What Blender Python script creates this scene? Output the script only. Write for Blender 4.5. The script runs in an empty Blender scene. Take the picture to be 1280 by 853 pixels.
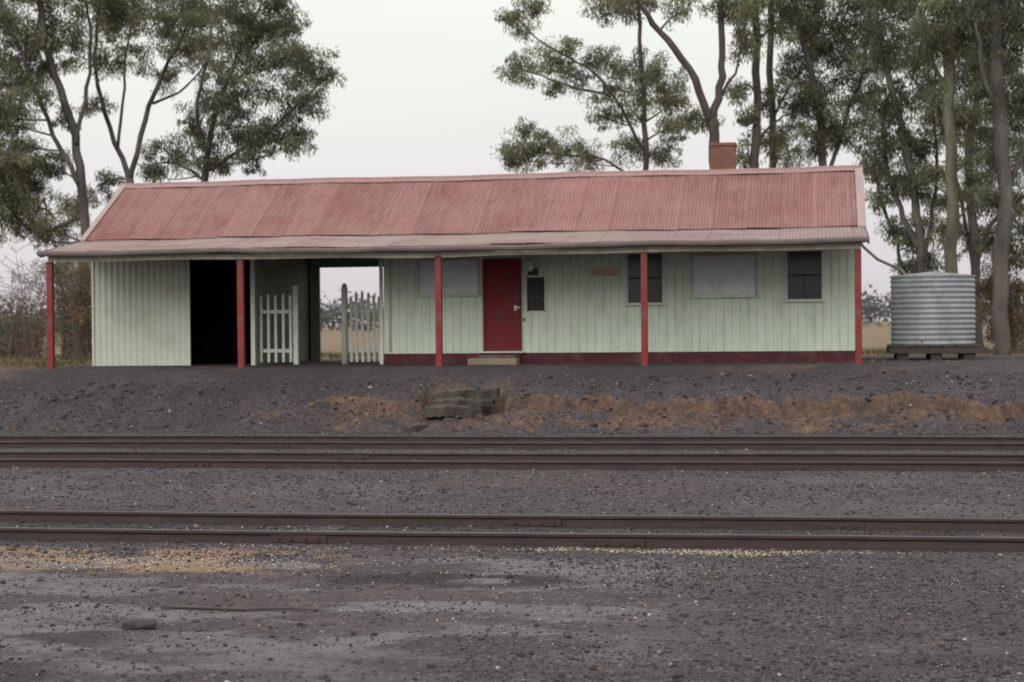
import bpy, bmesh, math, random
import numpy as np
from mathutils import Matrix, Vector
random.seed(7)
RS = np.random.RandomState(11)
scene = bpy.context.scene
COL = scene.collection

# ------------------------------------------------------------------ materials
def nt_new(name):
    m = bpy.data.materials.new(name); m.use_nodes = True
    nt = m.node_tree; nt.nodes.clear()
    out = nt.nodes.new("ShaderNodeOutputMaterial")
    p = nt.nodes.new("ShaderNodeBsdfPrincipled")
    nt.links.new(p.outputs[0], out.inputs[0])
    return m, nt, p, out

def mixc(nt, f, a, b, blend='MIX'):
    n = nt.nodes.new("ShaderNodeMix"); n.data_type = 'RGBA'; n.blend_type = blend
    for idx, v in ((0, f), (6, a), (7, b)):
        if isinstance(v, (int, float)): n.inputs[idx].default_value = v
        elif isinstance(v, tuple): n.inputs[idx].default_value = (v[0], v[1], v[2], 1)
        else: nt.links.new(v, n.inputs[idx])
    return n.outputs[2]

def noise(nt, vec, scale, detail=5, rough=.6):
    n = nt.nodes.new("ShaderNodeTexNoise")
    n.inputs["Scale"].default_value = scale; n.inputs["Detail"].default_value = detail
    n.inputs["Roughness"].default_value = rough
    nt.links.new(vec, n.inputs["Vector"]); return n.outputs["Fac"]

def mrange(nt, v, a, b, c=0., d=1.):
    n = nt.nodes.new("ShaderNodeMapRange")
    nt.links.new(v, n.inputs[0])
    for i, x in enumerate((a, b, c, d)):
        if isinstance(x, (int, float)): n.inputs[i+1].default_value = x
        else: nt.links.new(x, n.inputs[i+1])
    return n.outputs[0]

def mathn(nt, op, a, b=0.):
    n = nt.nodes.new("ShaderNodeMath"); n.operation = op
    for i, v in enumerate((a, b)):
        if isinstance(v, (int, float)): n.inputs[i].default_value = v
        else: nt.links.new(v, n.inputs[i])
    return n.outputs[0]
def mul(nt, a, b): return mathn(nt, 'MULTIPLY', a, b)

def mapping(nt, vec, sc):
    n = nt.nodes.new("ShaderNodeMapping"); n.inputs["Scale"].default_value = sc
    nt.links.new(vec, n.inputs["Vector"]); return n.outputs[0]

def M(name, c1, c2, scale=5, rough=.8, bump=0., stretch=(1,1,1), c3=None, s3=1.2, f3=.6,
      lo3=.5, hi3=.7, st3=None, metal=0, spec=.3, tint=False, dist=.01):
    m, nt, p, out = nt_new(name)
    tc = nt.nodes.new("ShaderNodeTexCoord").outputs["Object"]
    v = mapping(nt, tc, stretch)
    n1 = noise(nt, v, scale)
    col = mixc(nt, mrange(nt, n1, .3, .7), c1, c2)
    if c3:
        v3 = mapping(nt, tc, st3 or (1,1,1))
        n3 = noise(nt, v3, s3, 6, .65)
        col = mixc(nt, mrange(nt, n3, lo3, hi3, 0, f3), col, c3)
    if tint:
        a = nt.nodes.new("ShaderNodeAttribute"); a.attribute_name = "tint"
        col = mixc(nt, 1.0, col, a.outputs["Color"], 'MULTIPLY')
    nt.links.new(col, p.inputs["Base Color"])
    p.inputs["Roughness"].default_value = rough
    p.inputs["Metallic"].default_value = metal
    p.inputs["Specular IOR Level"].default_value = spec
    if bump:
        b = nt.nodes.new("ShaderNodeBump"); b.inputs["Strength"].default_value = bump
        b.inputs["Distance"].default_value = dist
        nt.links.new(n1, b.inputs["Height"]); nt.links.new(b.outputs[0], p.inputs["Normal"])
    return m

def roof_mat(name, ca, cb, cgrey, fgrey, cdirt_shade):
    m, nt, p, out = nt_new(name)
    tc = nt.nodes.new("ShaderNodeTexCoord").outputs["Object"]
    sep = nt.nodes.new("ShaderNodeSeparateXYZ"); nt.links.new(tc, sep.inputs[0])
    dv = mathn(nt, 'DIVIDE', sep.outputs[0], .762)
    fl = mathn(nt, 'FLOOR', dv)
    wn = nt.nodes.new("ShaderNodeTexWhiteNoise"); wn.noise_dimensions = '1D'
    nt.links.new(fl, wn.inputs["W"])
    wcol = nt.nodes.new("ShaderNodeSeparateColor"); nt.links.new(wn.outputs["Color"], wcol.inputs[0])
    fr = mathn(nt, 'FRACT', dv)
    col = mixc(nt, wn.outputs["Value"], ca, cb)
    st = noise(nt, mapping(nt, tc, (11, .5, .5)), 1.5, 5, .75)
    col = mixc(nt, mrange(nt, st, .42, .72, 0, .7), col, cgrey)
    st2 = noise(nt, mapping(nt, tc, (5, .9, .9)), 2.0, 6, .8)
    col = mixc(nt, mrange(nt, st2, .46, .72, 0, .75), col, cdirt_shade)
    big = noise(nt, mapping(nt, tc, (.5, 1, 1)), 1.1, 5, .6)
    col = mixc(nt, mrange(nt, big, .4, .7, 0, fgrey), col, cgrey)
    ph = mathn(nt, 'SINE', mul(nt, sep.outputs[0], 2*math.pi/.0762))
    col = mixc(nt, mrange(nt, ph, .3, -1, 0, .42), col, cdirt_shade)  # corrugation shade painted into the valleys, in the same tone as the dirt
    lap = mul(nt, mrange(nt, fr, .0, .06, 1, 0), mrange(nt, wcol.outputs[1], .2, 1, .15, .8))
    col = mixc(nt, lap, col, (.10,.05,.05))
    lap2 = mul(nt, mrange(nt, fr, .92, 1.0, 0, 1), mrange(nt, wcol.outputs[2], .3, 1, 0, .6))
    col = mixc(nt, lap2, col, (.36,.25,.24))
    nt.links.new(col, p.inputs["Base Color"])
    p.inputs["Roughness"].default_value = .75; p.inputs["Specular IOR Level"].default_value = .2
    return m

m_roof = roof_mat("faded_red_roof", (.215,.088,.080), (.295,.140,.128), (.32,.205,.19), .5, (.125,.055,.050))
m_vroof = roof_mat("weathered_verandah_roof", (.26,.155,.145), (.31,.21,.195), (.33,.285,.265), .8, (.15,.10,.09))
m_ridge = M("ridge_capping", (.30,.19,.18), (.24,.14,.13), 6, .7)
m_barge = M("barge_paint", (.35,.27,.255), (.28,.21,.20), 8, .7)
m_board = M("green_board_paint", (.52,.60,.49), (.58,.65,.55), 3, .75, .1, (1,1,.25),
            (.38,.41,.32), 2.2, .65, .48, .74, (3,1,.5))
m_pass = M("passage_paint_with_shade", (.27,.30,.245), (.33,.36,.30), 3, .8, .1, (1,1,.25), (.16,.16,.13), 2.2, .7)  # board green darkened: the passage's shade is put into the colour
m_corr = M("cream_corrugated", (.56,.60,.51), (.50,.535,.45), 3, .6, 0, (1,1,.3), (.38,.38,.29), 1.6, .6, .48, .7)
m_maroon = M("maroon_paint", (.085,.018,.028), (.062,.016,.022), 6, .8, .1, (1,1,1), (.14,.095,.08), 3, .6)
m_red = M("red_post_paint", (.225,.030,.032), (.165,.024,.027), 7, .7, .05, (1,1,.3), (.17,.085,.07), 3, .7, .45, .65)
m_door = M("red_door_paint", (.190,.018,.026), (.145,.016,.022), 4, .65, .03, (1,1,.4), (.12,.045,.04), 2.4, .7, .45, .65, (2,1,.6), spec=.2)
m_white = M("white_trim_paint", (.60,.61,.55), (.52,.52,.46), 8, .7, .05, (1,1,1), (.36,.33,.27), 3, .5)
m_cream = M("cream_beam_paint", (.52,.51,.41), (.44,.41,.33), 6, .7, .05, (1,1,1), (.22,.18,.14), 3, .6)
m_grey_sheet = M("pale_cover_sheet", (.62,.67,.69), (.55,.59,.60), 4, .5, .0, (1,1,.4), (.43,.45,.44), 1.8, .6)
m_gutter = M("tarnished_gutter", (.14,.115,.11), (.20,.16,.15), 4, .6, .05, (1,1,1), (.07,.05,.045), 2, .7)
m_dark = M("interior_shade_dark", (.035,.025,.025), (.02,.015,.015), 4, .95)  # gloom under the roof is put into this near-black colour
m_glass = M("dark_window_glass", (.014,.014,.018), (.025,.022,.025), 3, .22, 0, spec=.5)
m_black = M("black_board", (.02,.02,.022), (.035,.033,.035), 5, .6)
m_galv = M("galvanised_tank", (.31,.325,.345), (.22,.235,.25), 3, .55, 0, (1,1,.5), (.16,.155,.155), 1.5, .65, metal=.1)
m_timber = M("weathered_timber", (.085,.068,.056), (.16,.13,.11), 9, .9, .4, (.3,3,3), (.045,.035,.03), 3, .6)
m_rotten = M("rotten_sleeper_timber", (.050,.041,.037), (.125,.104,.090), 9, .95, .8, (.4,3,6), (.028,.022,.02), 3, .8, .42, .6, dist=.03)
m_tdark = M("dark_stand_timber", (.045,.036,.032), (.08,.066,.058), 9, .9, .4, (.3,3,3))
m_sleeper = M("track_sleeper_timber", (.040,.033,.031), (.070,.060,.056), 9, .95, .4, (4,.4,4))
m_rail = M("rusty_rail", (.036,.022,.021), (.058,.037,.035), 9, .65, .1, (.3,1,1), (.026,.021,.024), 2, .6, spec=.35)
m_railtop = M("rail_head_steel", (.10,.078,.08), (.07,.056,.058), 5, .42, 0, (.2,1,1), metal=.4)
m_conc = M("step_block", (.27,.215,.155), (.18,.14,.105), 9, .9, .5, (.5,2,2))
m_pink = M("faded_stencil_paint", (.46,.24,.20), (.50,.36,.29), 14, .8)
m_pinkp = M("faded_sign_panel", (.52,.45,.36), (.48,.38,.30), 14, .8)
m_wpicket = M("white_picket_paint", (.58,.61,.56), (.47,.50,.45), 8, .8, .1, (1,1,.4), (.30,.28,.22), 4, .5)
m_gpicket = M("pale_backlit_picket", (.50,.52,.47), (.42,.42,.37), 8, .9, .1, (1,1,.4), (.26,.22,.18), 4, .6)  # white picket paint greyed: the backlit tone is part of the colour
m_stone = M("ballast_stone", (.8,.8,.8), (1,1,1), 30, .85, .0, tint=True)
m_bark = M("gum_bark", (.075,.061,.057), (.135,.118,.108), 3, .9, .3, (1,1,.25), (.038,.029,.027), 1.3, .75, .45, .6, (1,1,.35))
m_barkg = M("green_grey_bark", (.12,.125,.08), (.16,.16,.11), 3, .9, .3, (1,1,.25), (.05,.048,.035), 1.3, .75, .48, .62, (1,1,.3))
m_barkd = M("dark_bark", (.055,.044,.040), (.10,.083,.077), 4, .95, .4, (1,1,.25))
m_twig = M("bare_twig", (.11,.080,.068), (.16,.12,.10), 5, .95)
m_grass = M("dry_grass_blades", (.9,.9,.9), (1,1,1), 5, .9, tint=True)

def leaf_mat(name, c):
    m, nt, p, out = nt_new(name)
    a = nt.nodes.new("ShaderNodeAttribute"); a.attribute_name = "tint"
    col = mixc(nt, 1.0, c, a.outputs["Color"], 'MULTIPLY')
    nt.links.new(col, p.inputs["Base Color"]); p.inputs["Roughness"].default_value = .55
    p.inputs["Specular IOR Level"].default_value = .35
    t = nt.nodes.new("ShaderNodeBsdfTranslucent"); nt.links.new(col, t.inputs[0])
    mx = nt.nodes.new("ShaderNodeMixShader"); mx.inputs[0].default_value = .42
    nt.links.new(p.outputs[0], mx.inputs[1]); nt.links.new(t.outputs[0], mx.inputs[2])
    nt.links.new(mx.outputs[0], out.inputs[0]); return m
m_leaf = leaf_mat("gum_leaves", (.170,.188,.115))
m_leafd = leaf_mat("dark_gum_leaves", (.128,.145,.095))
m_leafb = leaf_mat("brown_dry_leaves", (.17,.125,.08))
m_far = leaf_mat("distant_wood_leaves", (.11,.115,.11))

def brick_mat():
    m, nt, p, out = nt_new("chimney_brick")
    tc = nt.nodes.new("ShaderNodeTexCoord").outputs["Object"]
    v = nt.nodes.new("ShaderNodeMapping"); v.inputs["Rotation"].default_value = (math.radians(90), 0, 0)
    nt.links.new(tc, v.inputs[0])
    b = nt.nodes.new("ShaderNodeTexBrick"); nt.links.new(v.outputs[0], b.inputs["Vector"])
    b.inputs["Scale"].default_value = 1.0; b.inputs["Brick Width"].default_value = .23
    b.inputs["Row Height"].default_value = .085; b.inputs["Mortar Size"].default_value = .006
    b.inputs["Color1"].default_value = (.20,.088,.058,1); b.inputs["Color2"].default_value = (.14,.058,.042,1)
    b.inputs["Mortar"].default_value = (.16,.10,.08,1)
    nt.links.new(b.outputs[0], p.inputs["Base Color"]); p.inputs["Roughness"].default_value = .9
    return m
m_brick = brick_mat()

# ------------------------------------------------------------------ object helpers
def thing(name, label, cat, loc, group=None):
    e = bpy.data.objects.new(name, None); e.location = loc; e.empty_display_size = .3
    COL.objects.link(e); e["label"] = label; e["category"] = cat
    if group: e["group"] = group
    return e
def attach(o, parent):
    if parent is None: return
    pw = Vector((0,0,0)); q = parent
    while q is not None:
        pw += q.location if q.parent is None else (q.location + q.matrix_parent_inverse.translation); q = q.parent
    o.parent = parent; o.matrix_parent_inverse = Matrix.Translation(-pw)
def obj(name, me, mat=None, parent=None, loc=None):
    o = bpy.data.objects.new(name, me); COL.objects.link(o)
    if loc is not None: o.location = loc
    if mat and len(me.materials) == 0: me.materials.append(mat)
    attach(o, parent); return o
def pymesh(name, V, F):
    me = bpy.data.meshes.new(name); me.from_pydata([tuple(v) for v in V], [], F); me.update(); return me
def npmesh(name, V, F, tint=None, smooth=False):
    V = np.asarray(V, dtype=np.float32); F = np.asarray(F, dtype=np.int32)
    me = bpy.data.meshes.new(name); k = F.shape[1]
    me.vertices.add(len(V)); me.vertices.foreach_set("co", V.ravel())
    me.loops.add(F.size); me.loops.foreach_set("vertex_index", F.ravel())
    me.polygons.add(len(F)); me.polygons.foreach_set("loop_start", np.arange(0, F.size, k, dtype=np.int32))
    me.polygons.foreach_set("loop_total", np.full(len(F), k, dtype=np.int32))
    if smooth: me.polygons.foreach_set("use_smooth", np.ones(len(F), dtype=bool))
    me.update(calc_edges=True)
    if tint is not None:
        a = me.color_attributes.new("tint", 'FLOAT_COLOR', 'POINT')
        a.data.foreach_set("color", np.concatenate([tint, np.ones((len(tint),1))], 1).astype(np.float32).ravel())
    return me
def box(name, x0, x1, y0, y1, z0, z1, mat, parent=None, bev=.006):
    c = Vector(((x0+x1)/2, (y0+y1)/2, (z0+z1)/2)); bm = bmesh.new()
    bmesh.ops.create_cube(bm, size=1)
    for v in bm.verts: v.co = Vector((v.co.x*(x1-x0), v.co.y*(y1-y0), v.co.z*(z1-z0)))
    if bev: bmesh.ops.bevel(bm, geom=bm.edges[:], offset=bev, segments=2, affect='EDGES', profile=.6)
    me = bpy.data.meshes.new(name); bm.to_mesh(me); bm.free()
    return obj(name, me, mat, parent, c)
def multibox(name, boxes, mat, parent=None, bev=.005):
    bm = bmesh.new(); b0 = boxes[0]; c = Vector(((b0[0]+b0[1])/2, (b0[2]+b0[3])/2, (b0[4]+b0[5])/2))
    for b in boxes:
        r = bmesh.ops.create_cube(bm, size=1); vs = r['verts']
        for v in vs:
            v.co = Vector(((b[0]+b[1])/2+v.co.x*(b[1]-b[0]), (b[2]+b[3])/2+v.co.y*(b[3]-b[2]), (b[4]+b[5])/2+v.co.z*(b[5]-b[4]))) - c
    if bev: bmesh.ops.bevel(bm, geom=bm.edges[:], offset=bev, segments=1, affect='EDGES')
    me = bpy.data.meshes.new(name); bm.to_mesh(me); bm.free()
    return obj(name, me, mat, parent, c)
def tubes(paths, n=7):
    V = []; F = []
    for pts, rad in paths:
        pts = [Vector(p) for p in pts]; base = len(V)
        for i, p in enumerate(pts):
            d = (pts[min(i+1, len(pts)-1)] - pts[max(i-1, 0)])
            if d.length < 1e-6: d = Vector((0,0,1))
            d.normalize(); a = d.cross(Vector((0,1,0.01)));
            if a.length < .1: a = d.cross(Vector((1,0,0)))
            a.normalize(); b = d.cross(a)
            for k in range(n):
                t = 2*math.pi*k/n; V.append(p + (a*math.cos(t)+b*math.sin(t))*rad[i])
        for i in range(len(pts)-1):
            for k in range(n):
                k2 = (k+1) % n
                F.append((base+i*n+k, base+i*n+k2, base+(i+1)*n+k2, base+(i+1)*n+k))
        F.append(tuple(base+k for k in range(n))[::-1]); F.append(tuple(base+(len(pts)-1)*n+k for k in range(n)))
    return V, F
def tube_obj(name, paths, mat, parent=None, n=7):
    V, F = tubes(paths, n); me = pymesh(name, V, F)
    for p in me.polygons: p.use_smooth = True
    return obj(name, me, mat, parent)

# ------------------------------------------------------------------ noise + terrain
def vn(x, y, s, seed=0):
    x = np.asarray(x, float)*s+seed*17.3; y = np.asarray(y, float)*s-seed*9.1
    xi = np.floor(x); yi = np.floor(y); fx = x-xi; fy = y-yi
    fx = fx*fx*(3-2*fx); fy = fy*fy*(3-2*fy)
    h = lambda a, b: np.modf(np.abs(np.sin(a*127.1+b*311.7+seed*3.7)*43758.5453))[0]
    return (h(xi,yi)*(1-fx)+h(xi+1,yi)*fx)*(1-fy)+(h(xi,yi+1)*(1-fx)+h(xi+1,yi+1)*fx)*fy
def fbm(x, y, s, seed=0, o=4):
    t = 0; a = .5; w = 0
    for i in range(o):
        t = t+a*vn(x, y, s*2**i, seed+i); w += a; a *= .5
    return t/w
def ss(a, b, v):
    t = np.clip((v-a)/(b-a), 0, 1); return t*t*(3-2*t)
PLAT = 1.09
TRK = ((16.9, 18.5), (25.8, 27.4), (29.9, 31.5))
def mound(x, y):
    left = ss(-8.6, -10.5, x)
    notch = ss(-8.15, -7.72, x)*(1-ss(-6.36, -5.85, x))
    wig = .7*(fbm(x, x*0, .45, 3)-.5)+.7*(fbm(x, x*0, 1.6, 5)-.5)+.30*(fbm(x, x*0, 5, 7, 2)-.5)
    yc = 35.40+wig+.25*left+.45*notch
    foot = 34.25-.2*left+.25*(fbm(x, x*0, .8, 6)-.5)
    t = np.clip((y-foot)/(yc-foot), 0, 1)
    steep = np.where(t < .86, .50*(t/.86)**.9, .50+.50*ss(.86, 1.0, t))
    face = (1-left)*steep+left*(t*t*(3-2*t))
    top = np.clip((y-yc)/(37.5-yc), 0, 1); top = 1-(1-top)**1.5
    hc = .62-.12*left+.22*(fbm(x, x*0, .7, 8)-.5)-.06*notch
    return t, face*hc+top*(PLAT+.10-hc), left, notch, top
def H(x, y):
    x = np.asarray(x, float); y = np.asarray(y, float)
    n = fbm(x, y, .35, 1)-.5; m = fbm(x, y, 2.0, 2)-.5
    base = -.105+.07*n+.045*m
    for (a, b) in TRK:
        w = ss(a-.7, a-.1, y)*(1-ss(b+.1, b+.7, y)); base = base*(1-w)+(-.122+.03*m)*w
    t, z, left, notch, top = mound(x, y)
    flat = ss(37.2, 38.2, y)
    facew = (t > 0)*(1-ss(.0, .15, top))
    rough = (m*.07+n*.05)*(1-flat)+flat*m*.02+facew*(.30*(fbm(x, y*.6, 1.7, 14)-.5)+.20*(fbm(x, y, 4.5, 15, 2)-.5))*(1-.6*left)
    z2 = -.10*(1-flat)+z-(.10*flat)+rough
    out = np.where(t > 0, z2, base)
    out = np.where((t > 0) & (t < .25), base*(1-t/.25)+out*(t/.25), out)
    far = ss(47, 62, y)
    return out-.16*far+far*.25*(fbm(x, y, .02, 4)-.5)*ss(62, 160, y)

def spread(a, b, d, far_lo, far_hi):
    core = list(np.arange(a, b+1e-6, d)); s = d; v = b; hi = []
    while v < far_hi: s *= 1.22; v += s; hi.append(v)
    s = d; v = a; lo = []
    while v > far_lo: s *= 1.22; v -= s; lo.append(v)
    return np.array(lo[::-1]+core+hi)
gx = spread(-21, 8, .06, -3200, 3200)
g1 = spread(9.5, 33.9, .085, -400, 33.95); g2 = np.arange(34.0, 36.6, .035)
g3 = spread(36.65, 41, .085, 36.6, 4500); g1 = g1[g1 < 33.96]; g3 = g3[g3 > 36.6]
gy = np.concatenate([g1, g2, g3])
GX, GY = np.meshgrid(gx, gy)
GZ = H(GX.ravel(), GY.ravel())
V = np.stack([GX.ravel(), GY.ravel(), GZ], 1)
nx = len(gx); ny = len(gy)
i = np.arange(nx-1)[None, :]+nx*np.arange(ny-1)[:, None]
F = np.stack([i, i+1, i+1+nx, i+nx], -1).reshape(-1, 4)
X, Y = V[:, 0], V[:, 1]
t, z, left, notch, top = mound(X, Y)
patch = fbm(X, Y, .9, 21); patch2 = fbm(X, Y*1.5, 2.2, 24)
facem = ss(.02, .30, t)*(1-ss(.005, .05, top))*(Y > 33)
brown = facem*np.clip((1-left*.85)*(.42+2.0*(patch-.42)+1.1*(patch2-.5)), 0, .85)
brown = np.maximum(brown, facem*(1-left)*ss(.72, .9, t)*np.clip(.65+1.6*(patch2-.45), 0, 1))
lr = ss(-11.9, -11.0, X)*(1-ss(-9.2, -8.2, X))
brown = np.maximum(brown, .8*lr*ss(.40, .65, t)*(1-ss(.05, .2, top))*ss(.46, .62, fbm(X, Y*2.5, .9, 23)))
brown = np.maximum(brown, ss(.1, .7, notch)*ss(34.2, 34.8, Y)*(1-ss(36.2, 37.2, Y))*np.clip(patch*2-.1, 0, 1))
brown = np.maximum(brown, .85*ss(-16.5, -18.5, X)*ss(35.5, 37.2, Y)*(1-ss(46, 50, Y)))
brown = np.maximum(brown, .5*ss(.58, .72, fbm(X, Y, .8, 33))*ss(35.8, 37.5, Y)*(1-ss(40, 41, Y)))
brown = np.maximum(brown, .30*ss(.5, .7, fbm(X, Y, .5, 36))*(Y < 34))
wetw = (ss(-5.2, -3.9, X)*(1-ss(-1.6, -.6, X))*ss(10.6, 11.5, Y)*(1-ss(15.4, 16.2, Y)))
wet = np.clip(ss(.46, .60, fbm(X, Y*2.2, .9, 40, 6))*np.maximum(wetw, .8*(Y < 16)*ss(-2.2, -4.0, X)+.2*(Y < 16.2)), 0, 1)
wet = np.maximum(wet, .3*ss(.5, .65, fbm(X, Y, .6, 44))*ss(19, 20, Y)*(1-ss(24.5, 25.5, Y)))
stain = ss(.40, .52, fbm(X, Y*2.5, 1.5, 47, 5))*np.clip(2.2*np.exp(-((X+3.0)/1.05)**2-((Y-14.4)/.40)**2)-.15, 0, 1)
stain = np.maximum(stain, .9*ss(.48, .56, fbm(X, Y*2, .9, 48))*ss(-4.2, -5.0, X)*(Y < 12.0))
dark = stain.copy()
for (a, b) in TRK: dark = np.maximum(dark, .70*ss(a-.35, a+.1, Y)*(1-ss(b-.1, b+.35, Y)))
dark = np.maximum(dark, .32*ss(35.6, 36.2, Y)*(1-ss(44, 46, Y))*(X > -18))
dark = np.maximum(dark, .55*left*ss(33.9, 34.6, Y)*(1-ss(44, 46, Y))*ss(.40, .6, fbm(X, Y, .7, 49))*(X > -17.5))
dark = np.clip(dark, 0, 1)
field = ss(45.5, 48, Y)
field = np.maximum(field, .9*ss(-17.2, -19, X)*ss(38, 40, Y)*ss(.4, .6, patch))
straw = ss(14.4, 14.9, Y)*(1-ss(15.9, 16.4, Y))*(1-ss(-5.0, -3.8, X))*ss(.28, .46, fbm(X, Y*2, 1.4, 50))
tint = np.stack([np.clip(brown,0,1), np.clip(wet,0,1), np.clip(field,0,1)], 1)
me = npmesh("ground", V, F, tint, True)
a = me.attributes.new("straw", 'FLOAT', 'POINT'); a.data.foreach_set("value", straw.astype(np.float32))
a = me.attributes.new("stain", 'FLOAT', 'POINT'); a.data.foreach_set("value", dark.astype(np.float32))

def ground_mat():
    m, nt, p, out = nt_new("ballast_and_earth")
    tc = nt.nodes.new("ShaderNodeTexCoord").outputs["Object"]
    def attr(n):
        a = nt.nodes.new("ShaderNodeAttribute"); a.attribute_name = n; return a
    at = attr("tint"); sp = nt.nodes.new("ShaderNodeSeparateColor"); nt.links.new(at.outputs["Color"], sp.inputs[0])
    sa = attr("straw"); sd = attr("stain")
    vo = nt.nodes.new("ShaderNodeTexVoronoi"); vo.inputs["Scale"].default_value = 38
    nt.links.new(tc, vo.inputs["Vector"])
    cell = nt.nodes.new("ShaderNodeSeparateColor"); nt.links.new(vo.outputs["Color"], cell.inputs[0])
    n1 = noise(nt, tc, 1.1, 8, .7); n2 = noise(nt, tc, 9, 6, .7); n3 = noise(nt, tc, .25, 5, .6)
    n4 = noise(nt, mapping(nt, tc, (1, 2.4, 1)), 2.6, 8, .75)
    g = mixc(nt, cell.outputs[0], (.028,.022,.025), (.082,.067,.073))
    g = mixc(nt, mrange(nt, n1, .42, .64, 0, .75), g, (.084,.068,.073))
    g = mixc(nt, mrange(nt, n3, .4, .65, 0, .5), g, (.041,.032,.035))
    g = mixc(nt, mrange(nt, n4, .48, .66, 0, .65), g, (.035,.026,.027))
    g = mixc(nt, mrange(nt, cell.outputs[1], .94, .97, 0, .5), g, (.22,.20,.20))
    br = mixc(nt, mrange(nt, n2, .35, .65), (.080,.050,.037), (.180,.112,.078))
    br = mixc(nt, mrange(nt, n4, .45, .60, 0, .8), br, (.060,.043,.038))
    k = nt.nodes.new("ShaderNodeMath"); k.operation = 'MULTIPLY_ADD'
    nt.links.new(sp.outputs[0], k.inputs[0]); k.inputs[1].default_value = 1.7
    off = mrange(nt, n2, .25, .75, -.85, .15); nt.links.new(off, k.inputs[2]); k.use_clamp = True
    kd = mul(nt, sd.outputs["Fac"], mrange(nt, n2, .25, .5, .65, 1))
    col = mixc(nt, mul(nt, kd, .88), g, (.022,.017,.017))
    col = mixc(nt, k.outputs[0], col, br)
    st = mixc(nt, mrange(nt, n2, .38, .62), (.34,.22,.125), (.15,.095,.065))
    ks = mul(nt, sa.outputs["Fac"], mrange(nt, n2, .34, .50))
    col = mixc(nt, ks, col, st)
    wc = mixc(nt, mrange(nt, n4, .42, .60), (.100,.087,.093), (.042,.034,.037))
    wc = mixc(nt, mrange(nt, cell.outputs[2], .3, .9, 0, .35), wc, (.035,.03,.033))
    kw = mul(nt, mul(nt, sp.outputs[1], mrange(nt, n2, .33, .52, .2, 1)), mathn(nt, 'SUBTRACT', 1.0, kd))
    col = mixc(nt, kw, col, wc)
    nf = noise(nt, mapping(nt, tc, (.02, .08, 1)), 1, 6, .6)
    fc = mixc(nt, mrange(nt, nf, .4, .6), (.20,.125,.085), (.18,.145,.08))
    fc = mixc(nt, mrange(nt, n1, .4, .65, 0, .6), fc, (.10,.083,.053))
    col = mixc(nt, sp.outputs[2], col, fc)
    nt.links.new(col, p.inputs["Base Color"])
    r = mrange(nt, kw, 0, .8, .92, .42); nt.links.new(r, p.inputs["Roughness"])
    p.inputs["Specular IOR Level"].default_value = .3
    ht = mixc(nt, .45, vo.outputs["Distance"], n2)
    b = nt.nodes.new("ShaderNodeBump"); b.inputs["Distance"].default_value = .03
    nt.links.new(mrange(nt, kw, 0, .7, .9, .30), b.inputs["Strength"])
    nt.links.new(ht, b.inputs["Height"]); nt.links.new(b.outputs[0], p.inputs["Normal"])
    return m
g = obj("ground", me, ground_mat()); g["kind"] = "structure"

# ------------------------------------------------------------------ loose stones
phi = (1+5**.5)/2
ICO = np.array([(-1,phi,0),(1,phi,0),(-1,-phi,0),(1,-phi,0),(0,-1,phi),(0,1,phi),(0,-1,-phi),(0,1,-phi),(phi,0,-1),(phi,0,1),(-phi,0,-1),(-phi,0,1)])/1.9
ICF = np.array([(0,11,5),(0,5,1),(0,1,7),(0,7,10),(0,10,11),(1,5,9),(5,11,4),(11,10,2),(10,7,6),(7,1,8),(3,9,4),(3,4,2),(3,2,6),(3,6,8),(3,8,9),(4,9,5),(2,4,11),(6,2,10),(8,6,7),(9,8,1)])
def stones(name, px, py, size, tint):
    n = len(px); q = RS.normal(size=(n, 4)); q /= np.linalg.norm(q, axis=1)[:, None]
    w, x, y, z = q.T
    R = np.stack([1-2*(y*y+z*z), 2*(x*y-z*w), 2*(x*z+y*w), 2*(x*y+z*w), 1-2*(x*x+z*z), 2*(y*z-x*w), 2*(x*z-y*w), 2*(y*z+x*w), 1-2*(x*x+y*y)], 1).reshape(n, 3, 3)
    T = ICO[None]*RS.uniform(.7, 1.15, (n, 12, 1))*RS.uniform(.65, 1.2, (n, 1, 3))
    Vv = np.einsum('nij,nkj->nki', R, T)*size[:, None, None]
    Vv[:, :, 2] *= .7
    Vv += np.stack([px, py, H(px, py)+size*.12], 1)[:, None]
    Ff = (ICF[None]+12*np.arange(n)[:, None, None]).reshape(-1, 3)
    return npmesh(name, Vv.reshape(-1, 3), Ff, np.repeat(tint, 12, 0))
def scatter(n, y0, y1, power=1.0):
    y = y0+(y1-y0)*RS.rand(n)**power
    k0, k1 = -.53, .17
    return y*(k0+(k1-k0)*RS.rand(n)), y
def stone_tint(px, py, lo=.026, hi=.110):
    n = len(px)
    b = lo+(hi-lo)*RS.rand(n)**1.6
    for (a_, b_) in TRK: b = b*(1-.5*ss(a_-.35, a_+.1, py)*(1-ss(b_-.1, b_+.35, py)))
    b = b*(1-.6*np.clip(2*np.exp(-((px+3.0)/1.05)**2-((py-14.4)/.40)**2)-.2, 0, 1))
    c = np.stack([b*1.04, b*.88, b*.93], 1)
    w = RS.rand(n); c[w > .988] = np.array([.34,.32,.31])*RS.uniform(.6, 1.1, ((w > .988).sum(), 1))
    r = (w > .86) & (w < .92); c[r] = np.stack([b[r]*1.5, b[r]*1.05, b[r]*.85], 1)
    t_, z_, l_, no_, tp_ = mound(px, py)
    f = (t_ > .05)*(1-ss(.02, .15, tp_))*(1-.8*l_)
    e = RS.rand(n) < f*.6
    c[e] = np.stack([b[e]*1.7, b[e]*1.15, b[e]*.85], 1)
    return c
X1, Y1 = scatter(84000, 9.8, 17.5)
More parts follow.
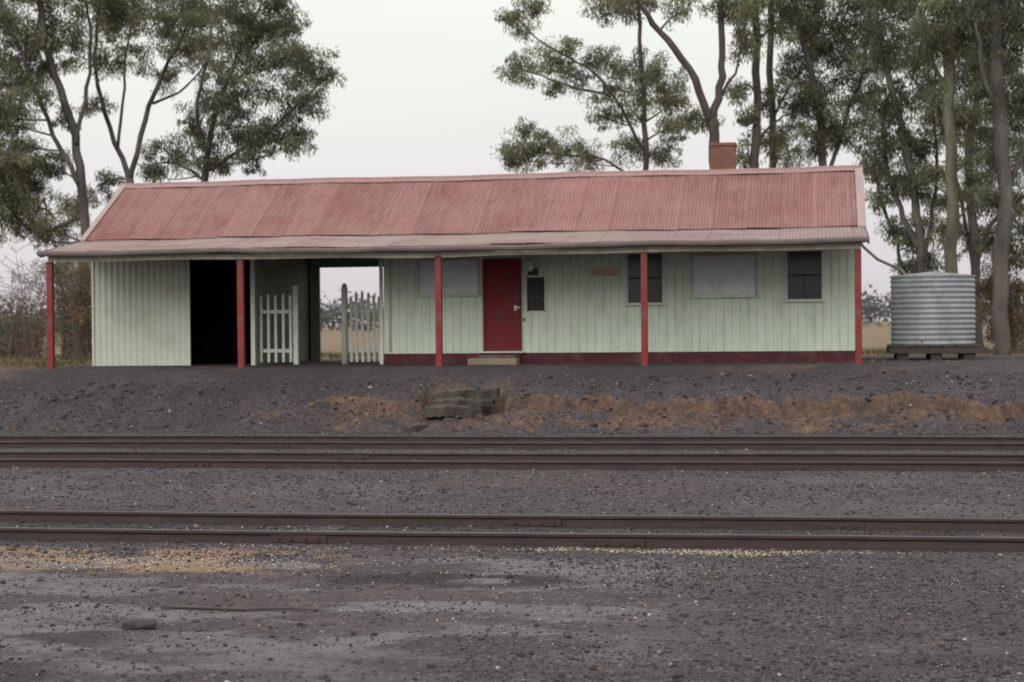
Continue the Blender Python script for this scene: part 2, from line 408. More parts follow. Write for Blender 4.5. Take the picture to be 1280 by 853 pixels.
wk = np.clip(.95*np.exp(-((X1+3.0)/1.7)**2-((Y1-13.3)/2.2)**2)+.6*ss(-1.8, -3.4, X1)*(Y1 < 15.5), 0, .82)
keep = (fbm(X1, Y1, 1.1, 60)+RS.rand(len(X1))*.35 > .52) & (RS.rand(len(X1)) > wk)
X1, Y1 = X1[keep], Y1[keep]
s1 = np.clip(np.exp(RS.normal(math.log(.0075), .50, len(X1))), .0035, .036)
X2, Y2 = scatter(52000, 17.5, 34.4, .8); s2 = np.clip(np.exp(RS.normal(math.log(.013), .40, len(X2))), .007, .042)
keep = fbm(X2, Y2, .8, 61)+RS.rand(len(X2))*.5 > .58; X2, Y2, s2 = X2[keep], Y2[keep], s2[keep]
X3, Y3 = scatter(10000, 34.0, 36.6); s3 = np.clip(np.exp(RS.normal(math.log(.016), .60, len(X3))), .007, .085)
k3 = (X3 > -19); X3, Y3, s3 = X3[k3], Y3[k3], s3[k3]
XX = np.concatenate([X1, X2, X3]); YY = np.concatenate([Y1, Y2, Y3]); SS = np.concatenate([s1, s2, s3])
clear = np.ones(len(XX), bool)
for ry in (16.9, 18.5, 25.8, 27.4, 29.9, 31.5): clear &= np.abs(YY-ry) > .075
XX, YY, SS = XX[clear], YY[clear], SS[clear]
o = obj("ballast_gravel", stones("ballast_gravel", XX, YY, SS, stone_tint(XX, YY)), m_stone); o["kind"] = "stuff"
o["label"] = "loose dark grey ballast stones over the rail yard"; o["category"] = "gravel"
gx_ = []; gy_ = []
for (cx, cy, sx, sy, n) in ((-1.1, 16.55, .75, .12, 700), (-.4, 16.6, .5, .09, 250), (-2.2, 16.5, .5, .1, 160), (-5.9, 17.7, .7, .35, 250), (-4.9, 16.5, .9, .12, 140), (-6.0, 15.3, .9, .28, 1000), (-2.5, 15.3, 2.2, .8, 250), (-2.0, 22, 4, 1.6, 250), (-2.2, 13.0, .7, .5, 80), (-1.5, 17.6, 2.5, .4, 160)):
    gx_.append(RS.normal(cx, sx, n)); gy_.append(RS.normal(cy, sy, n))
gx_ = np.concatenate(gx_); gy_ = np.concatenate(gy_); ok = (np.abs(gy_-16.9) > .07) & (np.abs(gy_-18.5) > .07)
gx_, gy_ = gx_[ok], gy_[ok]; n = len(gx_)
gt = np.array([.46,.38,.28])*RS.uniform(.45, 1.15, (n, 1))
o = obj("spilled_grain", stones("spilled_grain", gx_, gy_, RS.uniform(.006, .013, n), gt), m_stone); o["kind"] = "stuff"
o["label"] = "pale spilled grain and chips beside the rails"; o["category"] = "grain"

# ------------------------------------------------------------------ tracks
def rail_mesh(length):
    prof = [(-.066,0),(.066,0),(.066,.012),(.012,.028),(.009,.095),(.034,.108),(.036,.130),(.028,.140),(-.028,.140),(-.036,.130),(-.034,.108),(-.009,.095),(-.012,.028),(-.066,.012)]
    n = len(prof); seg = 60; V = []; F = []
    for s in range(seg+1):
        x = -length/2+length*s/seg; dy = .008*math.sin(x*.7)+.005*math.sin(x*1.9); dz = .005*math.sin(x*.55+1)
        for a, b in prof: V.append((x, a+dy, b+dz))
    for s in range(seg):
        for k in range(n):
            k2 = (k+1) % n; F.append((s*n+k, s*n+k2, (s+1)*n+k2, (s+1)*n+k))
    F.append(tuple(range(n))); F.append(tuple(seg*n+k for k in range(n))[::-1])
    me = pymesh("rail", V, F); me.materials.append(m_rail); me.materials.append(m_railtop)
    for i, p in enumerate(me.polygons):
        if i < seg*n and i % n == 7: p.material_index = 1
    return me
rm = rail_mesh(64)
bm = bmesh.new(); bmesh.ops.create_cube(bm, size=1)
for v in bm.verts: v.co = Vector((v.co.x*.24, v.co.y*2.6, v.co.z*.13))
bmesh.ops.bevel(bm, geom=bm.edges[:], offset=.012, segments=2, affect='EDGES')
sm = bpy.data.meshes.new("sleeper"); bm.to_mesh(sm); bm.free(); sm.materials.append(m_sleeper)
def fishplate_mesh():
    bm = bmesh.new(); r = bmesh.ops.create_cube(bm, size=1)
    for v in r['verts']: v.co = Vector((v.co.x*.56, v.co.y*.02, v.co.z*.07))
    for bx in (-.2, -.07, .07, .2):
        r = bmesh.ops.create_cone(bm, cap_ends=True, segments=6, radius1=.018, radius2=.018, depth=.03)
        for v in r['verts']: v.co = Vector((v.co.x+bx, -.02+v.co.z, v.co.y))
    me = bpy.data.meshes.new("fishplate"); bm.to_mesh(me); bm.free(); me.materials.append(m_rail); return me
fm = fishplate_mesh()
for ti, (ya, lab) in enumerate(((16.9, "rusty broad gauge siding track with grain beside its rails"), (25.8, "rusty main line track sunk in dark ballast"), (29.9, "rusty track running along the foot of the platform"))):
    tr = thing("railway_track", lab, "railway track", (-12, ya+.8, -.14), "parallel tracks in front of the platform")
    for yy in (ya, ya+1.6):
        r = obj("rail", rm, None, tr, (-12, yy, -.14))
        for jx in ((-5.0, -1.9) if ti == 0 else (-9.3, -.4)):
            obj("fishplate", fm, None, r, (jx+(yy-ya)*1.3, yy-.026, -.14+.062))
    for k in range(70):
        x = -36+k*.66+random.uniform(-.06, .06)
        s = obj("sleeper", sm, None, tr, (x, ya+.8+random.uniform(-.05, .05), -.190+random.uniform(-.008, .006)))

# ------------------------------------------------------------------ station building
XL, XR = -16.96, .88
YP, YW, YR, YB = 38.0, 40.4, 42.7, 45.0
B = thing("station_building", "long weatherboard railway station with red corrugated roof and verandah", "railway station", (-8, 42.5, PLAT))

def corr_sheet(name, x0, x1, prof, mat, parent, pitch=.0762, amp=.012, lapstep=.006):
    n = int((x1-x0)/pitch*6); xs = np.linspace(x0, x1, n+1); V = []; F = []
    pr = [np.array(p, float) for p in prof]; m = len(pr)
    sh = np.floor(xs/.762); rnd_ = np.modf(np.abs(np.sin(sh*12.9898)*43758.5453))[0]; rnd2 = np.modf(np.abs(np.sin(sh*78.233)*43758.5453))[0]
    for j, p in enumerate(pr):
        d = pr[min(j+1, m-1)]-pr[max(j-1, 0)]; nrm = np.array([-d[1], d[0]])/np.linalg.norm(d)
        if nrm[1] < 0: nrm = -nrm
        dd = d/np.linalg.norm(d)
        lift = (lapstep+.008*rnd_)*np.modf(np.abs(xs/.762))[0]
        wob = .012*np.sin(xs*.9)+.008*np.sin(xs*2.7+j*.6)
        o_ = amp*np.sin(2*np.pi*xs/pitch)+lift+wob
        e_ = (rnd2-.5)*.035
        for x, q, ee in zip(xs, o_, e_ if j == 0 else xs*0): V.append((x, p[0]+nrm[0]*q+dd[0]*ee, p[1]+nrm[1]*q+dd[1]*ee))
    for j in range(m-1):
        for i in range(n): a = j*(n+1)+i; F.append((a, a+1, a+n+2, a+n+1))
    me = pymesh(name, V, F)
    o = obj(name, me, mat, parent)
    for p in me.polygons: p.use_smooth = True
    return o
RX0, RX1 = -17.10, 1.06
def lerp(a, b, t): return (a[0]+(b[0]-a[0])*t, a[1]+(b[1]-a[1])*t)
roofpts = [lerp((40.08, 4.075), (42.70, 5.56), t) for t in (0, .25, .5, .75, 1)]
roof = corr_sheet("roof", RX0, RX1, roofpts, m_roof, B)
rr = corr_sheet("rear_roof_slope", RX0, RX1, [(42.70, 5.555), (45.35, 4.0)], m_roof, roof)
vr = corr_sheet("verandah_roof", RX0, RX1, [(37.78, 3.705), (38.9, 3.872), (40.30, 4.078)], m_vroof, roof)
V = []; F = []
prof = [(-.19,-.10),(-.05,-.015),(-.035,.02),(0,.038),(.035,.02),(.05,-.015),(.19,-.10)]
segs = 40
for s in range(segs+1):
    x = RX0-.01+(RX1-RX0+.02)*s/segs; w = .012*math.sin(x*.9)+.006*math.sin(x*3.1)
    for a, b in prof: V.append((x, 42.70+a, 5.585+b+w))
for s in range(segs):
    for k in range(6): q = s*7+k; F.append((q, q+1, q+8, q+7))
obj("ridge_capping", pymesh("ridge_capping", V, F), m_ridge, roof)
def strip(name, x0, x1, pts, th, mat, parent):
    V = []; F = []
    for (y, z) in pts: V += [(x0, y, z), (x1, y, z), (x1, y, z-th), (x0, y, z-th)]
    for j in range(len(pts)-1):
        a = 4*j
        for k in range(4): F.append((a+k, a+(k+1) % 4, a+4+(k+1) % 4, a+4+k))
    F.append((0,1,2,3)); F.append(tuple(4*(len(pts)-1)+k for k in (3,2,1,0)))
    return obj(name, pymesh(name, V, F), mat, parent)
for x0, x1 in ((RX0-.03, RX0+.10), (RX1-.15, RX1+.03)):
    strip("barge_capping", x0, x1, [(40.02, 4.085), (42.69, 5.60)], .04, m_barge, roof)
    strip("barge_capping", x0, x1, [(45.33, 4.035), (42.71, 5.60)], .04, m_barge, roof)
for x0, x1 in ((RX0-.035, RX0-.005), (RX1+.005, RX1+.035)):
    strip("barge_board", x0, x1, [(40.05, 4.05), (42.70, 5.545), (45.32, 4.0)], .17, m_barge, roof)
    strip("verandah_barge_board", x0, x1, [(37.80, 3.72), (40.04, 4.035)], .14, m_gutter, roof)
ch = box("chimney", -2.47, -1.88, 43.0, 43.55, 5.0, 6.20, m_brick, roof, .008)
multibox("chimney_cap", [(-2.50, -1.85, 42.97, 43.58, 6.20, 6.27)], m_brick, ch)
strip("chimney_flashing", -2.56, -1.79, [(42.9, 5.50), (43.0, 5.47)], .05, m_galv, ch)
V = []; F = []; ns = 60
gp = [(-.085,.0),(-.09,-.045),(-.07,-.095),(-.02,-.115),(.03,-.105),(.05,-.06),(.05,0),(.042,0),(.042,-.055),(.02,-.095),(-.02,-.10),(-.06,-.085),(-.078,-.045),(-.075,0)]
for s in range(ns+1):
    x = RX0-.03+(RX1-RX0+.06)*s/ns; sag = -.035*math.exp(-((x+8.5)/2.5)**2)+.014*math.sin(x*1.3)+.007*math.sin(x*3.3)
    for a, b in gp: V.append((x, 37.74+a, 3.715+b+sag))
for s in range(ns):
    for k in range(14): k2 = (k+1) % 14; F.append((s*14+k, s*14+k2, (s+1)*14+k2, (s+1)*14+k))
F.append(tuple(range(14))); F.append(tuple(ns*14+k for k in range(14))[::-1])
obj("gutter", pymesh("gutter", V, F), m_gutter, B)
V = []; F = []
for s in range(ns+1):
    x = XL-.05+(XR-XL+.1)*s/ns; sag = -.035*math.exp(-((x+8.5)/2.5)**2)+.008*math.sin(x*1.7)
    for a, b in ((-.04,.0),(.05,.0),(.05,.12),(-.04,.12)): V.append((x, YP+a, 3.49+b+sag))
for s in range(ns):
    for k in range(4): k2 = (k+1) % 4; F.append((s*4+k, s*4+k2, (s+1)*4+k2, (s+1)*4+k))
F.append((0,1,2,3)); F.append(tuple(ns*4+k for k in (3,2,1,0)))
obj("verandah_beam", pymesh("verandah_beam", V, F), m_cream, B)
for k in range(5):
    x = -16.98+4.46*k
    p = box("verandah_post", x-.070, x+.070, YP-.062, YP+.062, .88, 3.492, m_red, B, .012)
for k in range(16):
    x = -16.9+k*1.18
    o = strip("verandah_rafter", x-.025, x+.025, [(37.86, 3.675), (40.38, 4.02)], .09, m_cream, B)

def prof_wall(name, s0, s1, pos, z0, z1, mat, parent, pitch, kind, axis='x', sgn=-1, th=.08):
    pts = []
    if kind == 'corr':
        n = max(8, int((s1-s0)/pitch*8))
        for i in range(n+1): s = s0+(s1-s0)*i/n; pts.append((s, .010*math.sin(2*math.pi*s/pitch)))
    else:
        s = s0; g = .011
        while s < s1-1e-6:
            e = min(s+pitch, s1); j = random.uniform(0, .004)
            pts += [(s+.001, -.013), (s+g*.5, -.013), (s+g, j), (e-g*.5, j)] if e-s > .04 else [(s+.001, 0)]
            s = e
        pts.append((s1, 0))
    V = []; F = []; n = len(pts)
    for s, o_ in pts:
        a = pos+sgn*(.012+o_); b = pos-sgn*th
        for z in (z0, z1):
            V.append((s, a, z) if axis == 'x' else (a, s, z))
        for z in (z0, z1):
            V.append((s, b, z) if axis == 'x' else (b, s, z))
    for i in range(n-1):
        q = 4*i; w = q+4
        F += [(q, w, w+1, q+1), (q+2, q+3, w+3, w+2), (q+1, w+1, w+3, q+3), (q, q+2, w+2, w)]
    F += [(0,1,3,2), (4*(n-1), 4*(n-1)+2, 4*(n-1)+3, 4*(n-1)+1)]
    me = pymesh(name, V, F); bm = bmesh.new(); bm.from_mesh(me); bmesh.ops.recalc_face_normals(bm, faces=bm.faces[:]); bm.to_mesh(me); bm.free()
    return obj(name, me, mat, parent)
WT = 3.985
w = prof_wall("shed_wall", XL, -14.58, YW, 1.02, WT, m_corr, B, .152, 'corr'); w["label"] = "cream corrugated iron shed front"
box("shed_corner_trim", XL-.035, XL+.02, YW-.045, YW-.024, 1.02, WT-.01, m_white, B)
box("shed_opening_trim", -14.60, -14.55, YW-.05, YW-.024, 1.02, WT-.01, m_white, B)
w = prof_wall("wall", -9.87, XR, YW, 1.335, WT, m_board, B, .182, 'board')
box("base_board", -9.86, XR-.01, YW-.030, YW+.06, .98, 1.333, m_maroon, B, .008)
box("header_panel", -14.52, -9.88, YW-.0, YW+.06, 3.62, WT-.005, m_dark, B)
def gable(name, x0, x1, mat):
    pr = [(YW+.085, 1.0), (YB-.085, 1.0), (YB-.085, 4.02), (YR, 5.44), (YW+.085, 4.08)]
    V = [(x0, y, z) for y, z in pr]+[(x1, y, z) for y, z in pr]
    F = [(0,1,2,3,4), (9,8,7,6,5)]+[(k, 5+k, 5+(k+1) % 5, (k+1) % 5) for k in range(5)]
    me = pymesh(name, V, F); bm = bmesh.new(); bm.from_mesh(me); bmesh.ops.recalc_face_normals(bm, faces=bm.faces[:]); bm.to_mesh(me); bm.free()
    return obj(name, me, mat, B)
gable("end_wall", XL+.005, XL+.07, m_corr); gable("end_wall", XR-.07, XR-.005, m_board)
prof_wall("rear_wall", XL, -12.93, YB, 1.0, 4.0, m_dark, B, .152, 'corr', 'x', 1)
prof_wall("rear_wall", -9.85, XR, YB, 1.0, 4.0, m_board, B, .182, 'board', 'x', 1)
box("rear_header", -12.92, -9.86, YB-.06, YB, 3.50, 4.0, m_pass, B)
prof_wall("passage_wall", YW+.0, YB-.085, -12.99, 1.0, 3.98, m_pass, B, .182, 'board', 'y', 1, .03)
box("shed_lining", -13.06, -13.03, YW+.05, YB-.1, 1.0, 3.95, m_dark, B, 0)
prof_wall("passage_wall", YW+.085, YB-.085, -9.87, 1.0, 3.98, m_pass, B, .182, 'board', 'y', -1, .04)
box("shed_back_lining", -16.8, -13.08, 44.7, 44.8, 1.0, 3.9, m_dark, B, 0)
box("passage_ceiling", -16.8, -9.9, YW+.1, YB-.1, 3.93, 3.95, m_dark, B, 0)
box("opening_stud", -13.06, -12.96, YW-.06, YW-.005, 1.02, 3.615, m_white, B)
box("opening_stud", -9.96, -9.88, YW-.06, YW-.005, 1.02, 3.615, m_white, B)
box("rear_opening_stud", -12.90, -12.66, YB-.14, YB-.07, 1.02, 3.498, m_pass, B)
box("shed_opening_rail", -14.5, -13.07, YW+.02, YW+.05, 3.55, 3.618, m_timber, B)
D = box("door", -7.46, -6.70, YW-.040, YW-.005, 1.385, 3.42, m_door, B, .004)
for zz in ((1.50, 2.02), (2.12, 2.66), (2.76, 3.32)):
    box("door_panel", -7.36, -6.80, YW-.048, YW-.0405, zz[0], zz[1], m_door, D, .003)
multibox("door_frame", [(-7.53, -7.465, YW-.06, YW-.0125, 1.36, 3.49), (-6.695, -6.63, YW-.06, YW-.0125, 1.36, 3.49), (-7.464, -6.696, YW-.06, YW-.0125, 3.425, 3.49)], m_door, D)
box("door_sill", -7.62, -6.56, YW-.14, YW-.032, 1.335, 1.375, m_white, D)
hd = multibox("door_handle", [(-6.80, -6.735, YW-.075, YW-.0485, 2.30, 2.42), (-6.80, -6.66, YW-.090, YW-.076, 2.35, 2.39)], m_white, D, .003)
box("door_latch_plate", -6.62, -6.52, YW-.034, YW-.0265, 2.55, 2.65, m_white, B)
box("door_latch_plate", -6.60, -6.55, YW-.034, YW-.0265, 2.06, 2.13, m_timber, B)
def window(x0, x1, z0, z1, kind):
    if kind == 'glass':
        W = box("window", x0+.03, x1-.03, YW-.028, YW-.016, z0+.03, z1-.03, m_glass, B, 0)
        multibox("window_sash", [((x0+x1)/2-.012, (x0+x1)/2+.012, YW-.036, YW-.0285, z0+.031, (z0+z1)/2-.02), (x0+.031, x1-.031, YW-.038, YW-.0285, (z0+z1)/2-.018, (z0+z1)/2+.018)], m_black, W, 0)
        fmtr = m_white
        t_ = .030
    else:
        W = box("boarded_window", x0+.05, x1-.05, YW-.034, YW-.016, z0+.04, z1-.04, m_grey_sheet, B, .003)
        W["label"] = "window covered by a pale grey sheet"; fmtr = m_cream; t_ = .045
    multibox("window_frame", [(x0, x0+t_, YW-.055, YW-.0115, z0, z1), (x1-t_, x1, YW-.055, YW-.0115, z0, z1), (x0+t_+.001, x1-t_-.001, YW-.055, YW-.0115, z1-t_, z1)], fmtr, W, .003)
    box("window_sill", x0-.03, x1+.03, YW-.085, YW-.012, z0-.035, z0-.001, m_white, W, .004)
window(-9.06, -7.60, 2.68, 3.50, 'sheet'); window(-4.22, -3.39, 2.42, 3.58, 'glass')
window(-2.78, -1.29, 2.57, 3.52, 'sheet'); window(-.66, .15, 2.46, 3.58, 'glass')
nb = box("notice_board", -6.47, -6.14, YW-.050, YW-.0265, 2.30, 3.05, m_black, B, .004)
multibox("notice_board_frame", [(-6.50, -6.471, YW-.058, YW-.0265, 2.28, 3.07), (-6.139, -6.11, YW-.058, YW-.0265, 2.28, 3.07)], m_maroon, nb, .002)
lp = tube_obj("wall_lamp", [([(-6.38, YW-.02, 3.30), (-6.38, YW-.17, 3.46), (-6.38, YW-.30, 3.45)], [.018,.018,.018]), ([(-6.38, YW-.30, 3.49), (-6.38, YW-.30, 3.42), (-6.38, YW-.30, 3.36)], [.04,.09,.16]), ([(-6.38, YW-.30, 3.358), (-6.38, YW-.30, 3.27), (-6.38, YW-.30, 3.19)], [.07,.085,.045])], m_white, B, 12)
box("meter_box", -6.47, -6.25, YW-.12, YW-.0265, 3.10, 3.25, m_tdark, B)
sg = box("faded_wall_sign", -5.03, -4.42, YW-.036, YW-.0265, 3.06, 3.23, m_pinkp, B, .002)
bx = []
for k, x in enumerate((-4.99, -4.85, -4.71, -4.57)):
    bx += [(x, x+.025, YW-.0395, YW-.0365, 3.085, 3.205), (x+.070, x+.095, YW-.0395, YW-.0365, 3.085, 3.205), (x+.026, x+.069, YW-.0395, YW-.0365, 3.18, 3.205 if k % 2 else 3.20)]
    if k != 2: bx.append((x+.026, x+.069, YW-.0395, YW-.0365, 3.135, 3.155))
multibox("worn_sign_marks", bx, m_pink, sg, 0)
tube_obj("downpipe", [([(1.10, 45.30, 3.93), (1.16, 44.9, 3.80), (1.45, 43.6, 3.45), (1.95, 42.5, 3.16), (2.05, 42.35, 3.02)], [.035]*5)], m_gutter, B, 10)
tube_obj("rear_gutter", [([(RX0, 45.40, 3.97), (RX1+.1, 45.40, 3.95)], [.07,.07])], m_gutter, B, 10)
tube_obj("conduit", [([(-9.72, YW-.05, 1.4), (-9.72, YW-.05, 3.88)], [.018,.018])], m_white, B, 8)

# steps
s = thing("door_step", "weathered tan block step below the red door", "step", (-7.1, 39.5, PLAT))
box("step_tread", -7.68, -6.56, 39.20, 39.66, .92, 1.235, m_conc, s, .025)
box("step_tread", -7.52, -6.66, 39.70, 40.3, .95, 1.30, m_timber, s, .015)
def rough_timber(x0, x1, y0, y1, z0, z1, rz, ry, parent):
    L_ = x1-x0; nseg = 16; V = []; F = []; rq = random.Random(int(x0*100+y0*10))
    pr = [(y0, z0), (y1, z0), (y1, z1-.03), (y1-.04, z1), ((y0+y1)/2, z1-.015), (y0+.04, z1), (y0, z1-.04)]
    for q in range(nseg+1):
        xx = x0+L_*q/nseg; en = .04 if q in (0, nseg) else 0; sg_ = .02*math.sin(q*.5+x0)
        for (yy, zz) in pr: V.append((xx-(x0+x1)/2+rq.uniform(-en, en), yy-(y0+y1)/2+rq.uniform(-.018, .018), zz-(z0+z1)/2+sg_+rq.uniform(-.022, .012)))
    for q in range(nseg):
        for k in range(7): k2 = (k+1) % 7; F.append((q*7+k, q*7+k2, (q+1)*7+k2, (q+1)*7+k))
    F.append(tuple(range(7))[::-1]); F.append(tuple(nseg*7+k for k in range(7)))
    o = obj("tread", pymesh("tread", V, F), m_rotten, parent, ((x0+x1)/2, (y0+y1)/2, (z0+z1)/2)); o.rotation_euler = (0, ry, rz)
for (x0, x1, y0, y1, z0, z1, rz, ry, lab) in ((-7.70, -6.38, 35.62, 35.86, .50, .68, .03, -.02, "grey timber sleeper step in the platform bank"), (-7.62, -6.42, 35.42, 35.62, .36, .50, -.02, .015, "split grey sleeper wedged between the bank steps"), (-7.76, -6.58, 35.12, 35.40, .14, .37, -.05, .03, "lower rotting timber sleeper step in the bank"), (-8.05, -7.35, 34.55, 34.78, -.12, .03, .25, .04, "broken sleeper offcut at the foot of the bank")):
    e = thing("sleeper_step", lab, "step", ((x0+x1)/2, (y0+y1)/2, z0), "old sleeper steps")
    rough_timber(x0, x1, y0, y1, z0, z1, rz, ry, e)

def picket_gate(x0, x1, y, tops, mat, post_x, post_r, label, round_post):
    e = thing("picket_gate", label, "gate", ((x0+x1)/2, y, PLAT), "picket gates in the passage")
    bm = bmesh.new(); n = len(tops); w_ = .062; c = Vector(((x0+x1)/2, y, PLAT))
    def add(pts, ya, yb):
        vs = [bm.verts.new(Vector((px_, ya, pz))-c) for px_, pz in pts]+[bm.verts.new(Vector((px_, yb, pz))-c) for px_, pz in pts]
        k = len(pts); bm.faces.new(vs[:k]); bm.faces.new(vs[k:][::-1])
        for i in range(k): bm.faces.new((vs[i], vs[k+i], vs[k+(i+1) % k], vs[(i+1) % k]))
    for i, t in enumerate(tops):
        x = x0+w_/2+(x1-x0-w_)*i/(n-1)+random.uniform(-.006, .006); l = random.uniform(-.008, .008)
        add([(x-w_/2, PLAT+.06), (x+w_/2, PLAT+.06), (x+w_/2+l, t-.06), (x+l, t), (x-w_/2+l, t-.06)], y-.012, y+.012)
    for z in (1.42, 2.34):
        add([(x0, z-.04), (x1, z-.045), (x1, z+.04), (x0, z+.04)], y+.014, y+.05)
    me = bpy.data.meshes.new("picket_panel"); bmesh.ops.recalc_face_normals(bm, faces=bm.faces[:]); bm.to_mesh(me); bm.free()
    obj("picket_panel", me, mat, e, c)
    if round_post:
        tube_obj("gate_post", [([(post_x, y+.02, .95), (post_x, y+.02, 2.86), (post_x, y+.02, 2.95), (post_x, y+.02, 2.985)], [post_r, post_r*.95, post_r*.7, .015])], mat, e, 12)
    else:
        box("gate_post", post_x-post_r, post_x+post_r, y-.03, y+.07, .98, 2.95, mat, e, .015)
picket_gate(-12.93, -12.14, 40.62, [2.74, 2.76, 2.75, 2.77, 2.75], m_wpicket, -12.05, .06, "white painted picket gate beside a square white post", False)
picket_gate(-10.74, -10.00, 40.62, [2.70, 2.80, 2.82, 2.78, 2.72, 2.68], m_gpicket, -10.87, .08, "pale picket gate beside a round post", True)

# ------------------------------------------------------------------ tank and stand
TX, TY = 2.64, 42.3
ts = thing("tank_stand", "low dark timber stand under the water tank", "tank stand", (TX, TY, 1.0))
multibox("stand_deck", [(TX-1.0+.29*k, TX-1.0+.29*k+.27, TY-1.0, TY+1.0, 1.385, 1.43) for k in range(7)]+[(TX-1.02, TX+1.14, TY-.98+y_, TY-.84+y_, 1.24, 1.381) for y_ in (0, .9, 1.8)], m_tdark, ts, .006)
for dx in (-.72, 0.02, .75):
    for dy in (-.8, .8): box("stand_leg", TX+dx-.13, TX+dx+.13, TY+dy-.1, TY+dy+.1, .90, 1.238, m_tdark, ts, .012)
tk = thing("water_tank", "round galvanised corrugated iron rainwater tank on a stand", "water tank", (TX, TY, 1.43))
R = .945; Hh = 1.55; rows = 130; n = 64; V = []; F = []
for j in range(rows+1):
    z_ = Hh*j/rows; rad = R+.013*math.sin(2*math.pi*z_/.119)
    for k in range(n): a_ = 2*math.pi*k/n; V.append((rad*math.cos(a_), rad*math.sin(a_), z_))
for j in range(rows):
    for k in range(n): F.append((j*n+k, j*n+(k+1) % n, (j+1)*n+(k+1) % n, (j+1)*n+k))
F.append(tuple(range(n))[::-1]); me = pymesh("tank_body", V, F)
for p in me.polygons: p.use_smooth = len(p.vertices) == 4
tb = obj("tank_body", me, m_galv, tk, (TX, TY, 1.432))
V = [(0, 0, .10)]+[( (R+.02)*math.cos(2*math.pi*k/n), (R+.02)*math.sin(2*math.pi*k/n), 0.0) for k in range(n)]+[( (R+.02)*math.cos(2*math.pi*k/n), (R+.02)*math.sin(2*math.pi*k/n), -.04) for k in range(n)]
F = [(0, 1+k, 1+(k+1) % n) for k in range(n)]+[(1+k, 1+n+k, 1+n+(k+1) % n, 1+(k+1) % n) for k in range(n)]
obj("tank_lid", pymesh("tank_lid", V, F), m_galv, tk, (TX, TY, 1.432+Hh+.03))
tube_obj("tank_tap", [([(TX-.3, TY-R+.02, 1.55), (TX-.3, TY-R-.10, 1.55), (TX-.3, TY-R-.11, 1.50)], [.018,.018,.02])], m_gutter, tk, 8)

# ------------------------------------------------------------------ stick, rock
st = tube_obj("fallen_stick", [([(-4.85+.16*k, 12.75+.03*math.sin(k*1.3)+.05*k/8, float(H(-4.85+.16*k, 12.75))+.014) for k in range(9)], [.008,.012,.013,.012,.011,.010,.008,.006,.003])], m_barkd)
st["label"] = "thin dark stick lying on the wet gravel"; st["category"] = "stick"
bm = bmesh.new(); bmesh.ops.create_icosphere(bm, subdivisions=3, radius=.5)
for v in bm.verts:
    q = v.co.copy(); k = 1+.25*(vn(q.x, q.y, 3, 2)-.5)+.2*(vn(q.z, q.x, 5, 3)-.5); v.co = Vector((q.x*.26*k, q.y*.17*k, q.z*.09*k))
me = bpy.data.meshes.new("rock"); bm.to_mesh(me); bm.free()
m_rock = M("dark_rock", (.025,.022,.024), (.05,.044,.046), 12, .85, .4)
r = obj("rock", me, m_rock, None, (-4.72, 12.0, float(H(-4.72, 12.0))+.025)); r["label"] = "flat dark rock sitting on the gravel"; r["category"] = "rock"

# ------------------------------------------------------------------ trees
TH = math.atan(.17)
def at(u, v, Yd):
    """bearing/elevation notes (in 1/2240 rad) taken from the viewpoint -> ground position at depth Yd"""
    r = (u-640)/2240.; k = (r-.17)/(1+r*.17); d = Yd*.986*(1-.17*k)
    return Vector((Yd*k, Yd, 2.0+(405-(v+(u-640)*.0097))*d/2240.))
def leaves(clumps, dens=1.0, size=1.0, seed=0):
    rs = np.random.RandomState(seed); P = []; T = []
    for c, r in clumps:
        nt_ = max(10, int(34*(r/1.0)**1.5)); d = rs.normal(size=(nt_, 3)); d /= np.linalg.norm(d, axis=1)[:, None]
        d *= (rs.rand(nt_, 1)**.5)*r*np.array([1.18, 1.18, .95])*rs.uniform(.8, 1.15); tc_ = np.array(c)[None]+d
        ctone = rs.uniform(.75, 1.15)
        for q in tc_:
            tr_ = rs.uniform(.10, .34)*(.6+.4*min(r, 1.3)); m_ = int(dens*rs.uniform(90, 180)*(tr_/.26)**1.5)+8
            ax = np.array([rs.uniform(.6, 1.2), .8, rs.uniform(.45, 1.0)])
            g_ = rs.normal(size=(m_, 3)); L_ = np.linalg.norm(g_, axis=1)[:, None]; g_ = g_/L_*np.minimum(L_, 1.2+.9*rs.rand(m_, 1))
            p_ = q+g_*tr_*ax*.9
            P.append(p_); tone = ctone*rs.uniform(.5, 1.4)
            warm = rs.uniform(.95, 1.16)
            b_ = tone*rs.uniform(.7, 1.3, (m_, 1)); T.append(np.concatenate([b_*warm, b_, b_*.95], 1))
    P = np.concatenate(P); T = np.concatenate(T); n_ = len(P)
    L = rs.uniform(.09, .19, (n_, 1))*size; W = rs.uniform(.010, .020, (n_, 1))*size
    d = rs.normal(size=(n_, 3))*.5+np.array([0, 0, -.9]); d /= np.linalg.norm(d, axis=1)[:, None]
    s = np.cross(d, rs.normal(size=(n_, 3))); s /= np.linalg.norm(s, axis=1)[:, None]+1e-6
    V_ = np.stack([P, P+d*L*.45+s*W, P+d*L, P+d*L*.45-s*W], 1).reshape(-1, 3)
    F_ = np.arange(4*n_).reshape(-1, 4)
    return V_, F_, np.repeat(T, 4, 0)
def smooth_path(pts, sub=4):
    out = []
    n_ = len(pts)
    for i in range(n_-1):
        p0 = pts[max(i-1, 0)]; p1 = pts[i]; p2 = pts[i+1]; p3 = pts[min(i+2, n_-1)]
        for k in range(sub):
            t_ = k/sub
            out.append(.5*((2*p1)+(p2-p0)*t_+(2*p0-5*p1+4*p2-p3)*t_*t_+(3*p1-p0-3*p2+p3)*t_**3))
    out.append(pts[-1]); return out
